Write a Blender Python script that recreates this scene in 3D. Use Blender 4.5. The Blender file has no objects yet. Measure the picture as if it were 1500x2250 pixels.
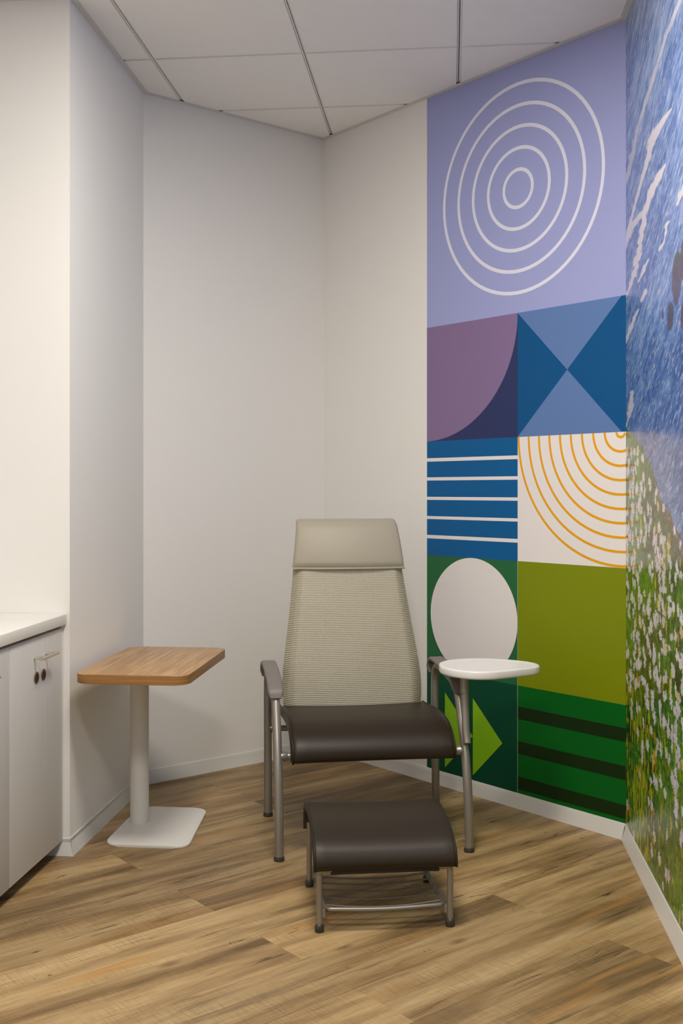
import bpy, bmesh, math, random
import numpy as np
from mathutils import Vector, Matrix

random.seed(7)
SC = bpy.context.scene
COL = SC.collection

# ---------------------------------------------------------------- camera
cam_d = bpy.data.cameras.new('camera')
cam_d.sensor_width = 36.0
cam_d.lens = 2383.84 / 2250.0 * 36.0
cam_d.shift_y = -48.34 / 2250.0
cam_d.clip_start = 0.05
cam = bpy.data.objects.new('camera', cam_d)
cam.location = (0, 0, 1.27835)
cam.rotation_euler = (math.pi / 2, 0, 0.10045)
COL.objects.link(cam)
SC.camera = cam

# ---------------------------------------------------------------- world, exposure, lamp strengths
world = bpy.data.worlds.new('world')
SC.world = world
world.use_nodes = True
world.node_tree.nodes['Background'].inputs[0].default_value = (0.9, 0.93, 1.0, 1)
world.node_tree.nodes['Background'].inputs[1].default_value = 0.05
SC.view_settings.view_transform = 'Standard'
SC.view_settings.look = 'None'
SC.view_settings.gamma = 1.0
SC.view_settings.use_curve_mapping = False
SC.view_settings.exposure = 0.0
PANEL_LIGHT = 40.5            # watts of each ceiling panel
PANEL_TINT = (1.0, 0.935, 0.845)
DOWN_LIGHT = 7.0             # watts of the recessed lamp over the counter

# ---------------------------------------------------------------- room plan (metres)
HC = 3.004
DROP = 0.044                    # print layout heights are counted from this far below the floor
KF = 0.96673                    # furniture scale
XL, VE, VL2 = -1.3294, 3.6900, 4.6063
UC, VC = -0.6225, 5.3131
UR, VR = 0.6376, 4.0530
UW, VB = -2.0, -1.2            # counter side wall, rear wall
PLAN = [(UW, VB), (UR, VB), (UR, VR), (UC, VC), (XL, VL2), (XL, VE), (UW, VE)]
SEG = ['rear', 'right', 'back_right', 'back_left', 'left', 'alcove', 'counter']
GRID_W, GU0, GV0 = 0.6096, -1.1871, 4.2503
S2 = math.sqrt(0.5)

# ================================================================ helpers
def lin(c):
    return tuple((x / 12.92 if x <= 0.04045 else ((x + 0.055) / 1.055) ** 2.4) for x in c)

def rgb(r, g, b):
    return lin((r / 255, g / 255, b / 255)) + (1,)

def tint(r, g, b, k=1.14):
    c = lin((r / 255, g / 255, b / 255))
    return tuple(min(0.9, x * k) for x in c) + (1,)

def setp(o, label=None, cat=None, group=None, kind=None):
    if label: o['label'] = label
    if cat: o['category'] = cat
    if group: o['group'] = group
    if kind: o['kind'] = kind
    return o

def link(name, me, mat=None, parent=None, smooth=False):
    o = bpy.data.objects.new(name, me)
    COL.objects.link(o)
    if mat is not None and not me.materials:
        me.materials.append(mat)
    if parent is not None:
        o.parent = parent
    if smooth:
        for p in me.polygons: p.use_smooth = True
    return o

def empty(name, loc=(0, 0, 0), rz=0.0):
    o = bpy.data.objects.new(name, None)
    o.empty_display_size = 0.1
    o.location = loc
    o.rotation_euler = (0, 0, rz)
    COL.objects.link(o)
    return o

def mesh_of(bm, name='mesh', smooth_angle=None):
    bmesh.ops.recalc_face_normals(bm, faces=bm.faces)
    me = bpy.data.meshes.new(name)
    if smooth_angle is not None:
        for f in bm.faces: f.smooth = True
        for e in bm.edges:
            if len(e.link_faces) == 2 and e.calc_face_angle(0) > smooth_angle:
                e.smooth = False
    bm.to_mesh(me)
    bm.free()
    return me

def obj(name, bm, mat, parent=None, smooth_angle=0.6):
    return link(name, mesh_of(bm, name, smooth_angle), mat, parent)

def box(bm, x0, x1, y0, y1, z0, z1, bev=0.0, seg=2):
    b = bmesh.new()
    vs = [b.verts.new((x, y, z)) for z in (z0, z1) for y in (y0, y1) for x in (x0, x1)]
    for f in ((0, 2, 3, 1), (4, 5, 7, 6), (0, 1, 5, 4), (2, 6, 7, 3), (0, 4, 6, 2), (1, 3, 7, 5)):
        b.faces.new([vs[i] for i in f])
    if bev:
        bmesh.ops.bevel(b, geom=list(b.edges), offset=bev, segments=seg, profile=0.5, affect='EDGES')
    merge(bm, b)
    return bm

def merge(bm, b, mat=None):
    m = {}
    for v in b.verts:
        m[v] = bm.verts.new(mat @ v.co if mat else v.co)
    for f in b.faces:
        try: bm.faces.new([m[v] for v in f.verts])
        except ValueError: pass
    b.free()

def prism(bm, pts, z0, z1, bev=0.0, seg=2):
    """vertical prism over a ground polygon; bevel rounds the rims"""
    b = bmesh.new()
    lo = [b.verts.new((p[0], p[1], z0)) for p in pts]
    hi = [b.verts.new((p[0], p[1], z1)) for p in pts]
    n = len(pts)
    b.faces.new(lo[::-1]); b.faces.new(hi)
    for i in range(n):
        b.faces.new((lo[i], lo[(i + 1) % n], hi[(i + 1) % n], hi[i]))
    if bev:
        es = [e for e in b.edges if abs(e.verts[0].co.z - e.verts[1].co.z) < 1e-7]
        bmesh.ops.bevel(b, geom=es, offset=bev, segments=seg, profile=0.5, affect='EDGES')
    merge(bm, b)
    return bm

def rrect(x0, x1, y0, y1, r, n=8):
    out = []
    for cx, cy, a0 in ((x1 - r, y0 + r, -90), (x1 - r, y1 - r, 0), (x0 + r, y1 - r, 90), (x0 + r, y0 + r, 180)):
        for k in range(n + 1):
            a = math.radians(a0 + 90 * k / n)
            out.append((cx + r * math.cos(a), cy + r * math.sin(a)))
    return out

def spline(pts, n=8):
    """Catmull-Rom through points"""
    P = [Vector(p) for p in pts]
    P = [P[0] * 2 - P[1]] + P + [P[-1] * 2 - P[-2]]
    out = []
    for i in range(1, len(P) - 2):
        for k in range(n):
            t = k / n
            a, b, c, d = P[i - 1], P[i], P[i + 1], P[i + 2]
            out.append(0.5 * ((2 * b) + (c - a) * t + (2 * a - 5 * b + 4 * c - d) * t * t + (3 * b - a - 3 * c + d) * t ** 3))
    out.append(P[-2])
    return out

def tube(bm, pts, r, n=12, cap=True, closed=False):
    P = [Vector(p) for p in pts]
    m = len(P)
    rr = r if isinstance(r, (list, tuple)) else [r] * m
    T = []
    for i in range(m):
        if closed: t = P[(i + 1) % m] - P[i - 1]
        else: t = P[min(i + 1, m - 1)] - P[max(i - 1, 0)]
        T.append(t.normalized())
    up = Vector((0, 0, 1)) if abs(T[0].z) < 0.9 else Vector((1, 0, 0))
    u = T[0].cross(up).normalized()
    rings = []
    for i in range(m):
        u = (u - T[i] * u.dot(T[i])).normalized()
        w = T[i].cross(u)
        rings.append([bm.verts.new(P[i] + (u * math.cos(a) + w * math.sin(a)) * rr[i])
                      for a in (2 * math.pi * k / n for k in range(n))])
    for i in range(m if closed else m - 1):
        a, b = rings[i], rings[(i + 1) % m]
        for k in range(n):
            bm.faces.new((a[k], a[(k + 1) % n], b[(k + 1) % n], b[k]))
    if cap and not closed:
        bm.faces.new(rings[0][::-1]); bm.faces.new(rings[-1])
    return bm

def lathe(bm, prof, cx=0, cy=0, n=20):
    """prof: (r, z) list from bottom to top"""
    rings = []
    for r, z in prof:
        rings.append([bm.verts.new((cx + r * math.cos(2 * math.pi * k / n), cy + r * math.sin(2 * math.pi * k / n), z)) for k in range(n)])
    for a, b in zip(rings, rings[1:]):
        for k in range(n):
            bm.faces.new((a[k], a[(k + 1) % n], b[(k + 1) % n], b[k]))
    bm.faces.new(rings[0][::-1]); bm.faces.new(rings[-1])
    return bm

def slab_sweep(bm, path, hw, h, x0=0.0, nside=6, dish=0.0, nx=12):
    """padded sheet: rounded cross-section (across X) swept along a path of (y, z); path is the middle of the sheet"""
    P = [Vector((0, p[0], p[1])) for p in path]
    m = len(P)
    rings = []
    for i in range(m):
        t = (P[min(i + 1, m - 1)] - P[max(i - 1, 0)]).normalized()
        nrm = Vector((0, -t.z, t.y))
        w = hw(i / (m - 1)) if callable(hw) else hw
        th = h(i / (m - 1)) if callable(h) else h
        sec = []
        for k in range(nx + 1):
            x = -1 + 2 * k / nx
            sec.append((x * (w - th), th))
        for k in range(1, nside):
            a = math.pi / 2 - math.pi * k / nside
            sec.append((w - th + th * math.cos(a), th * math.sin(a)))
        for k in range(nx + 1):
            x = 1 - 2 * k / nx
            sec.append((x * (w - th), -th))
        for k in range(1, nside):
            a = -math.pi / 2 - math.pi * k / nside
            sec.append((-(w - th) + th * math.cos(a), th * math.sin(a)))
        ring = []
        for sx, sn in sec:
            q = P[i] + nrm * (sn - dish * max(0.0, 1 - (sx / w) ** 2))
            ring.append(bm.verts.new((x0 + sx, q.y, q.z)))
        rings.append(ring)
    n = len(rings[0])
    for a, b in zip(rings, rings[1:]):
        for k in range(n):
            bm.faces.new((a[k], a[(k + 1) % n], b[(k + 1) % n], b[k]))
    bm.faces.new(rings[0][::-1]); bm.faces.new(rings[-1])
    return bm

def round_ends(d):
    """half thickness along t that closes softly at both ends"""
    return d

def clip(poly, region):
    """convex clip, region counter-clockwise"""
    out = list(poly)
    n = len(region)
    for i in range(n):
        a, b = region[i], region[(i + 1) % n]
        nx, ny = -(b[1] - a[1]), b[0] - a[0]
        f = lambda p: (p[0] - a[0]) * nx + (p[1] - a[1]) * ny
        res = []
        for k in range(len(out)):
            p, q = out[k], out[(k + 1) % len(out)]
            fp, fq = f(p), f(q)
            if fp >= 0: res.append(p)
            if fp * fq < 0:
                t = fp / (fp - fq)
                res.append((p[0] + (q[0] - p[0]) * t, p[1] + (q[1] - p[1]) * t))
        out = res
        if not out: return []
    return out

def area(p):
    return 0.5 * sum(p[i][0] * p[(i + 1) % len(p)][1] - p[(i + 1) % len(p)][0] * p[i][1] for i in range(len(p)))

def inset(poly, d):
    """mitred inset of a counter-clockwise polygon"""
    n = len(poly)
    out = []
    for i in range(n):
        p0, p1, p2 = Vector(poly[i - 1]), Vector(poly[i]), Vector(poly[(i + 1) % n])
        a, b = (p1 - p0).normalized(), (p2 - p1).normalized()
        na, nb = Vector((-a.y, a.x)), Vector((-b.y, b.x))
        k = na + nb
        k = k / max(1e-6, (1 + na.dot(nb)))
        q = p1 + k * d
        out.append((q.x, q.y))
    return out

# ================================================================ materials
def new_mat(name):
    m = bpy.data.materials.new(name)
    m.use_nodes = True
    nt = m.node_tree
    return m, nt, nt.nodes['Principled BSDF']

def N(nt, typ, **kw):
    n = nt.nodes.new(typ)
    for k, v in kw.items():
        if k.startswith('i_'):
            key = k[2:]
            n.inputs[int(key) if key.isdigit() else key].default_value = v
        else: setattr(n, k, v)
    return n

def noise_bump(nt, bsdf, scale, dist, strength=0.3, coord='Object', detail=3):
    tc = N(nt, 'ShaderNodeTexCoord')
    no = N(nt, 'ShaderNodeTexNoise', i_Scale=scale, i_Detail=detail)
    bp = N(nt, 'ShaderNodeBump', i_Strength=strength, i_Distance=dist)
    nt.links.new(tc.outputs[coord], no.inputs['Vector'])
    nt.links.new(no.outputs['Fac'], bp.inputs['Height'])
    nt.links.new(bp.outputs['Normal'], bsdf.inputs['Normal'])
    return no

def plain(name, col, rough=0.5, metal=0.0, spec=0.5, bump=None, vary=0.0):
    m, nt, b = new_mat(name)
    b.inputs['Base Color'].default_value = col
    b.inputs['Roughness'].default_value = rough
    b.inputs['Metallic'].default_value = metal
    b.inputs['Specular IOR Level'].default_value = spec
    if bump:
        no = noise_bump(nt, b, bump[0], bump[1], bump[2] if len(bump) > 2 else 0.3)
    if vary:
        tc = N(nt, 'ShaderNodeTexCoord')
        nz = N(nt, 'ShaderNodeTexNoise', i_Scale=9.0, i_Detail=4.0)
        mx = N(nt, 'ShaderNodeMix', data_type='RGBA')
        nt.links.new(tc.outputs['Object'], nz.inputs['Vector'])
        nt.links.new(nz.outputs['Fac'], mx.inputs[0])
        mx.inputs[6].default_value = tuple(x * (1 - vary) for x in col[:3]) + (1,)
        mx.inputs[7].default_value = tuple(min(1, x * (1 + vary)) for x in col[:3]) + (1,)
        nt.links.new(mx.outputs[2], b.inputs['Base Color'])
    return m

M = {}
M['wall'] = plain('wall_paint', (0.85, 0.838, 0.808, 1), 0.62, spec=0.3, bump=(260, 0.0006, 0.25), vary=0.008)
M['base'] = plain('cove_base_vinyl', (0.67, 0.66, 0.625, 1), 0.32, bump=(90, 0.0004, 0.1), vary=0.01)
M['tile'] = plain('ceiling_tile_board', (0.92, 0.905, 0.88, 1), 0.9, spec=0.1, bump=(170, 0.002, 0.35), vary=0.02)
M['tee'] = plain('ceiling_grid_enamel', (0.80, 0.785, 0.76, 1), 0.45, vary=0.01)
M['plenum'] = plain('ceiling_void', (0.10, 0.095, 0.09, 1), 0.9, vary=0.02)
M['trim'] = plain('wall_angle_enamel', (0.68, 0.665, 0.64, 1), 0.5, vary=0.01)
M['subfloor'] = plain('subfloor', rgb(60, 46, 32), 0.9, vary=0.05)
M['counter'] = plain('white_solid_surface', (0.80, 0.775, 0.72, 1), 0.28, bump=(40, 0.0002, 0.1), vary=0.02)
M['carcass'] = plain('cabinet_carcass', (0.40, 0.38, 0.35, 1), 0.6, vary=0.02)
M['kick'] = plain('dark_toe_kick', (0.16, 0.15, 0.135, 1), 0.6, vary=0.02)
M['steel'] = plain('brushed_nickel', (0.72, 0.68, 0.62, 1), 0.28, metal=1.0, bump=(300, 0.0002, 0.1))
M['bronze'] = plain('lock_bronze', rgb(140, 116, 88), 0.45, metal=0.6, bump=(200, 0.0003, 0.1))
M['black'] = plain('lock_dark_face', rgb(48, 38, 30), 0.5, vary=0.05)
M['powder'] = plain('cream_powder_coat', (0.74, 0.72, 0.67, 1), 0.42, bump=(700, 0.0002, 0.2), vary=0.01)
M['frame'] = plain('satin_champagne_metal', rgb(150, 144, 135), 0.36, metal=0.55, bump=(900, 0.0001, 0.1))
M['glide'] = plain('dark_glide_plastic', rgb(58, 54, 50), 0.4, vary=0.03)
M['arm'] = plain('taupe_arm_plastic', rgb(120, 113, 108), 0.5, bump=(600, 0.0002, 0.2), vary=0.01)
M['vinyl'] = plain('dark_brown_vinyl', rgb(43, 34, 23), 0.42, spec=0.27, bump=(520, 0.0006, 0.25), vary=0.03)
M['piping'] = plain('dark_brown_piping', rgb(34, 27, 20), 0.45, spec=0.3, bump=(520, 0.0004, 0.2))
M['head'] = plain('taupe_vinyl', rgb(170, 163, 146), 0.5, spec=0.4, bump=(520, 0.0006, 0.25), vary=0.02)
M['tray'] = plain('white_tray_plastic', (0.84, 0.83, 0.82, 1), 0.35, bump=(400, 0.0002, 0.1))
M['pan'] = plain('black_seat_pan', rgb(38, 34, 30), 0.7, vary=0.04)
M['housing'] = plain('light_housing_enamel', (0.75, 0.75, 0.75, 1), 0.5, vary=0.01)

def emis(name, col, s):
    m, nt, b = new_mat(name)
    nt.nodes.remove(b)
    e = N(nt, 'ShaderNodeEmission', i_Strength=s)
    e.inputs[0].default_value = col + (1,)
    nt.links.new(e.outputs[0], nt.nodes['Material Output'].inputs[0])
    return m
M['glow'] = emis('light_diffuser', PANEL_TINT, 6.0)

def print_mat(name, col, rough=0.42):
    return plain(name, col, rough, spec=0.22, bump=(420, 0.0003, 0.12), vary=0.012)

def laminate():
    m, nt, b = new_mat('whitewashed_laminate')
    tc = N(nt, 'ShaderNodeTexCoord')
    mp = N(nt, 'ShaderNodeMapping'); mp.inputs['Scale'].default_value = (160, 160, 3.0)
    no = N(nt, 'ShaderNodeTexNoise', i_Scale=1.0, i_Detail=5.0, i_Roughness=0.6)
    cr = N(nt, 'ShaderNodeValToRGB')
    cr.color_ramp.elements[0].position = 0.3; cr.color_ramp.elements[0].color = (0.60, 0.585, 0.555, 1)
    cr.color_ramp.elements[1].position = 0.7; cr.color_ramp.elements[1].color = (0.66, 0.645, 0.62, 1)
    nt.links.new(tc.outputs['Object'], mp.inputs[0]); nt.links.new(mp.outputs[0], no.inputs[0])
    nt.links.new(no.outputs['Fac'], cr.inputs[0]); nt.links.new(cr.outputs[0], b.inputs['Base Color'])
    bp = N(nt, 'ShaderNodeBump', i_Strength=0.15, i_Distance=0.0005)
    nt.links.new(no.outputs['Fac'], bp.inputs['Height']); nt.links.new(bp.outputs[0], b.inputs['Normal'])
    b.inputs['Roughness'].default_value = 0.45
    return m
M['laminate'] = laminate()

def mixc(nt, fac, a, b, mode='MIX'):
    mx = N(nt, 'ShaderNodeMix', data_type='RGBA', blend_type=mode)
    for i, v in ((0, fac), (6, a), (7, b)):
        if isinstance(v, bpy.types.NodeSocket): nt.links.new(v, mx.inputs[i])
        else: mx.inputs[i].default_value = v
    return mx.outputs[2]

def ramp(nt, fac, stops):
    cr = N(nt, 'ShaderNodeValToRGB')
    el = cr.color_ramp.elements
    while len(el) < len(stops): el.new(0.5)
    for e, (p, c) in zip(el, stops):
        e.position = p
        e.color = c if len(c) == 4 else tuple(c) + (1,)
    nt.links.new(fac, cr.inputs[0])
    return cr.outputs[0]

def plank_mat():
    m, nt, b = new_mat('rustic_oak_plank')
    tc = N(nt, 'ShaderNodeTexCoord')
    oi = N(nt, 'ShaderNodeObjectInfo')
    off = N(nt, 'ShaderNodeVectorMath', operation='SCALE')
    cmb = N(nt, 'ShaderNodeCombineXYZ')
    mu = N(nt, 'ShaderNodeMath', operation='MULTIPLY', i_1=173.0)
    mu2 = N(nt, 'ShaderNodeMath', operation='MULTIPLY', i_1=61.0)
    nt.links.new(oi.outputs['Random'], mu.inputs[0]); nt.links.new(oi.outputs['Random'], mu2.inputs[0])
    nt.links.new(mu.outputs[0], cmb.inputs[0]); nt.links.new(mu2.outputs[0], cmb.inputs[2])
    add = N(nt, 'ShaderNodeVectorMath', operation='ADD')
    nt.links.new(tc.outputs['Object'], add.inputs[0]); nt.links.new(cmb.outputs[0], add.inputs[1])
    def nz(sx, sy, detail=4, rough=0.55, dist=0.0):
        mp = N(nt, 'ShaderNodeMapping'); mp.inputs['Scale'].default_value = (sx, sy, 1)
        no = N(nt, 'ShaderNodeTexNoise', i_Scale=1.0, i_Detail=detail, i_Roughness=rough, i_Distortion=dist)
        nt.links.new(add.outputs[0], mp.inputs[0]); nt.links.new(mp.outputs[0], no.inputs[0])
        return no.outputs['Fac']
    big = nz(1.0, 8.5, 5, 0.58, 0.35)
    col = ramp(nt, big, [(0.32, rgb(104, 82, 54)), (0.44, rgb(144, 118, 80)), (0.54, rgb(172, 145, 103)), (0.68, rgb(190, 165, 122))])
    # golden streaks
    gold = ramp(nt, nz(1.5, 17.0, 2, 0.5, 0.3), [(0.60, (0, 0, 0, 1)), (0.74, (1, 1, 1, 1))])
    gm = N(nt, 'ShaderNodeMath', operation='MULTIPLY', i_1=0.65); nt.links.new(gold, gm.inputs[0])
    col = mixc(nt, gm.outputs[0], col, rgb(178, 134, 76))
    # dark smoky bands
    smoke = ramp(nt, nz(1.3, 14.0, 4, 0.62, 0.4), [(0.56, (0, 0, 0, 1)), (0.70, (1, 1, 1, 1))])
    sm = N(nt, 'ShaderNodeMath', operation='MULTIPLY', i_1=0.60); nt.links.new(smoke, sm.inputs[0])
    col = mixc(nt, sm.outputs[0], col, rgb(92, 70, 48))
    # fine grain
    g = ramp(nt, nz(8, 190, 6, 0.75), [(0.32, (0.74, 0.73, 0.71, 1)), (0.68, (1.14, 1.13, 1.11, 1))])
    col = mixc(nt, 1.0, col, g, 'MULTIPLY')
    # saw marks across the grain
    sawn = nz(330, 14, 2, 0.5, 0.2)
    sawmask = ramp(nt, nz(2.6, 8, 2), [(0.42, (0, 0, 0, 1)), (0.62, (1, 1, 1, 1))])
    saw = ramp(nt, sawn, [(0.36, (0.78, 0.76, 0.73, 1)), (0.56, (1.05, 1.05, 1.05, 1))])
    col = mixc(nt, 0.8, col, mixc(nt, sawmask, (1, 1, 1, 1), saw), 'MULTIPLY')
    # cross-cut chatter stains
    ch = ramp(nt, nz(46, 40, 2, 0.6), [(0.60, (0, 0, 0, 1)), (0.70, (1, 1, 1, 1))])
    chm = ramp(nt, nz(2.0, 20, 2), [(0.62, (0, 0, 0, 1)), (0.70, (1, 1, 1, 1))])
    cm = N(nt, 'ShaderNodeMath', operation='MULTIPLY'); nt.links.new(ch, cm.inputs[0]); nt.links.new(chm, cm.inputs[1])
    col = mixc(nt, cm.outputs[0], col, rgb(104, 78, 50))
    # cracks: thin dark lines with the grain
    crk = nz(1.6, 30, 2, 0.45, 0.25)
    sub = N(nt, 'ShaderNodeMath', operation='SUBTRACT', i_1=0.5); nt.links.new(crk, sub.inputs[0])
    ab = N(nt, 'ShaderNodeMath', operation='ABSOLUTE'); nt.links.new(sub.outputs[0], ab.inputs[0])
    line = ramp(nt, ab.outputs[0], [(0.0, (1, 1, 1, 1)), (0.014, (0, 0, 0, 1))])
    lm = ramp(nt, nz(1.8, 9, 2), [(0.54, (0, 0, 0, 1)), (0.63, (1, 1, 1, 1))])
    lmm = N(nt, 'ShaderNodeMath', operation='MULTIPLY'); nt.links.new(line, lmm.inputs[0]); nt.links.new(lm, lmm.inputs[1])
    col = mixc(nt, lmm.outputs[0], col, rgb(62, 45, 30))
    # knots
    mp = N(nt, 'ShaderNodeMapping'); mp.inputs['Scale'].default_value = (3.0, 6.5, 1)
    vo = N(nt, 'ShaderNodeTexVoronoi', i_Scale=1.0)
    nt.links.new(add.outputs[0], mp.inputs[0]); nt.links.new(mp.outputs[0], vo.inputs[0])
    kn = ramp(nt, vo.outputs['Distance'], [(0.03, (1, 1, 1, 1)), (0.13, (0, 0, 0, 1))])
    km = N(nt, 'ShaderNodeMath', operation='MULTIPLY', i_1=0.6); nt.links.new(kn, km.inputs[0])
    col = mixc(nt, km.outputs[0], col, rgb(84, 62, 42))
    # plank to plank tone
    tone = ramp(nt, oi.outputs['Random'], [(0.0, (0.80, 0.80, 0.81, 1)), (0.5, (1.0, 0.99, 0.97, 1)), (1.0, (1.16, 1.15, 1.13, 1))])
    col = mixc(nt, 1.0, col, tone, 'MULTIPLY')
    nt.links.new(col, b.inputs['Base Color'])
    b.inputs['Roughness'].default_value = 0.46
    b.inputs['Specular IOR Level'].default_value = 0.4
    bp = N(nt, 'ShaderNodeBump', i_Strength=0.25, i_Distance=0.0008)
    nt.links.new(sawn, bp.inputs['Height']); nt.links.new(bp.outputs[0], b.inputs['Normal'])
    return m
M['plank'] = plank_mat()

def table_wood():
    m, nt, b = new_mat('oak_laminate')
    tc = N(nt, 'ShaderNodeTexCoord')
    def nz(sx, sy, sz, d=3, dist=0.0):
        mp = N(nt, 'ShaderNodeMapping'); mp.inputs['Scale'].default_value = (sx, sy, sz)
        no = N(nt, 'ShaderNodeTexNoise', i_Scale=1.0, i_Detail=d, i_Distortion=dist)
        nt.links.new(tc.outputs['Object'], mp.inputs[0]); nt.links.new(mp.outputs[0], no.inputs[0])
        return no.outputs['Fac']
    # staves along y, about 0.12 wide
    sep = N(nt, 'ShaderNodeSeparateXYZ'); nt.links.new(tc.outputs['Object'], sep.inputs[0])
    mu = N(nt, 'ShaderNodeMath', operation='MULTIPLY_ADD', i_1=7.6, i_2=20.35); nt.links.new(sep.outputs[0], mu.inputs[0])
    fl = N(nt, 'ShaderNodeMath', operation='FLOOR'); nt.links.new(mu.outputs[0], fl.inputs[0])
    wn = N(nt, 'ShaderNodeTexWhiteNoise', noise_dimensions='1D'); nt.links.new(fl.outputs[0], wn.inputs['W'])
    fr = N(nt, 'ShaderNodeMath', operation='FRACT'); nt.links.new(mu.outputs[0], fr.inputs[0])
    grain = nz(70, 5, 70, 5, 0.4)
    col = ramp(nt, grain, [(0.3, rgb(158, 119, 76)), (0.5, rgb(180, 141, 96)), (0.7, rgb(197, 160, 114))])
    tone = ramp(nt, wn.outputs['Value'], [(0.0, (0.93, 0.92, 0.90, 1)), (1.0, (1.06, 1.05, 1.03, 1))])
    col = mixc(nt, 1.0, col, tone, 'MULTIPLY')
    pale = ramp(nt, fr.outputs[0], [(0.0, (0.55, 0.55, 0.55, 1)), (0.09, (0, 0, 0, 1))])
    col = mixc(nt, pale, col, rgb(212, 180, 134))
    nt.links.new(col, b.inputs['Base Color'])
    b.inputs['Roughness'].default_value = 0.38
    return m
M['table'] = table_wood()

def edge_wood():
    m, nt, b = new_mat('oak_edge_band')
    tc = N(nt, 'ShaderNodeTexCoord')
    mp = N(nt, 'ShaderNodeMapping'); mp.inputs['Scale'].default_value = (4, 4, 260)
    no = N(nt, 'ShaderNodeTexNoise', i_Scale=1.0, i_Detail=4.0)
    nt.links.new(tc.outputs['Object'], mp.inputs[0]); nt.links.new(mp.outputs[0], no.inputs[0])
    col = ramp(nt, no.outputs['Fac'], [(0.3, rgb(140, 96, 48)), (0.7, rgb(178, 132, 76))])
    nt.links.new(col, b.inputs['Base Color'])
    b.inputs['Roughness'].default_value = 0.4
    return m
M['edge'] = edge_wood()

def mesh_fabric(name, hole):
    m, nt, b = new_mat(name)
    uv = N(nt, 'ShaderNodeUVMap', uv_map='UVMap')
    sep = N(nt, 'ShaderNodeSeparateXYZ'); nt.links.new(uv.outputs[0], sep.inputs[0])
    def wave(out, pitch):
        k = N(nt, 'ShaderNodeMath', operation='MULTIPLY', i_1=2 * math.pi / pitch); nt.links.new(out, k.inputs[0])
        s = N(nt, 'ShaderNodeMath', operation='SINE'); nt.links.new(k.outputs[0], s.inputs[0])
        return s.outputs[0]
    wy = wave(sep.outputs[1], 0.0074); wx = wave(sep.outputs[0], 0.0050)
    rowr = N(nt, 'ShaderNodeMapRange', i_1=-1.0, i_2=1.0); nt.links.new(wy, rowr.inputs[0])
    colr = N(nt, 'ShaderNodeMapRange', i_1=-1.0, i_2=1.0); nt.links.new(wx, colr.inputs[0])
    col = mixc(nt, rowr.outputs[0], rgb(148, 141, 120), rgb(204, 197, 174))
    nt.links.new(col, b.inputs['Base Color'])
    b.inputs['Roughness'].default_value = 0.65
    mx = N(nt, 'ShaderNodeMath', operation='MAXIMUM'); nt.links.new(rowr.outputs[0], mx.inputs[0]); nt.links.new(colr.outputs[0], mx.inputs[1])
    gt = N(nt, 'ShaderNodeMath', operation='GREATER_THAN', i_1=hole); nt.links.new(mx.outputs[0], gt.inputs[0])
    nt.links.new(gt.outputs[0], b.inputs['Alpha'])
    bp = N(nt, 'ShaderNodeBump', i_Strength=0.5, i_Distance=0.0015)
    nt.links.new(wy, bp.inputs['Height']); nt.links.new(bp.outputs[0], b.inputs['Normal'])
    return m
M['mesh'] = mesh_fabric('taupe_mesh_weave', 0.34)
M['mesh2'] = mesh_fabric('taupe_mesh_sleeve', 0.20)

# ================================================================ room shell
OUT = inset(PLAN, -0.12)
for i, nm in enumerate(SEG):
    j = (i + 1) % len(PLAN)
    bm = bmesh.new()
    prism(bm, [PLAN[i], OUT[i], OUT[j], PLAN[j]], 0.0, 3.12)
    setp(obj('wall_' + nm, bm, M['wall']), kind='structure')

# cove base
PROF = [(0.0, 0.0576), (0.0030, 0.0576), (0.0043, 0.0560), (0.0046, 0.0225), (0.0070, 0.0130), (0.0115, 0.0065), (0.0175, 0.0028), (0.0185, 0.0)]
INS = [inset(PLAN, d) for d, z in PROF]
for i, nm in enumerate(SEG):
    if nm == 'counter': continue
    j = (i + 1) % len(PLAN)
    bm = bmesh.new()
    A = [INS[k][i] + (z,) for k, (d, z) in enumerate(PROF)]
    B = [INS[k][j] + (z,) for k, (d, z) in enumerate(PROF)]
    if nm == 'alcove':
        B = [(-1.425, q[1], q[2]) for q in B]
    if nm == 'rear':
        A = [(-1.3, q[1], q[2]) for q in A]
    va = [bm.verts.new(p) for p in A]; vb = [bm.verts.new(p) for p in B]
    for k in range(len(PROF) - 1):
        bm.faces.new((va[k], va[k + 1], vb[k + 1], vb[k]))
    bm.faces.new((va[-1], va[0], vb[0], vb[-1]))
    bm.faces.new(va[::-1]); bm.faces.new(vb)
    setp(obj('baseboard_' + nm, bm, M['base'], smooth_angle=0.9), kind='structure')

# floor and planks
HULL = [(UW, VB), (UR, VB), (UR, VR), (UC, VC), (UW, VL2 + (UW - XL))]
bm = bmesh.new(); prism(bm, HULL, -0.06, -0.006)
floor = setp(obj('floor', bm, M['subfloor']), kind='structure')
PW, PL = 0.2210, 1.512
PERP0 = 2.132
def uv_of(a, p):   # along, perp -> plan
    return ((a - p) * S2, (a + p) * S2)
def plank_mesh(poly):
    bm = bmesh.new()
    if area(poly) < 0: poly = poly[::-1]
    top = inset(poly, 0.0009)
    lo = [bm.verts.new((x, y, -0.006)) for x, y in poly]
    mi = [bm.verts.new((x, y, -0.0011)) for x, y in poly]
    hi = [bm.verts.new((x, y, 0.0)) for x, y in top]
    n = len(poly)
    for a, b in ((lo, mi), (mi, hi)):
        for k in range(n): bm.faces.new((a[k], a[(k + 1) % n], b[(k + 1) % n], b[k]))
    bm.faces.new(hi); bm.faces.new(lo[::-1])
    return mesh_of(bm, 'plank')
full_plank = plank_mesh([(-PL / 2, -PW / 2), (PL / 2, -PW / 2), (PL / 2, PW / 2), (-PL / 2, PW / 2)])
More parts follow.
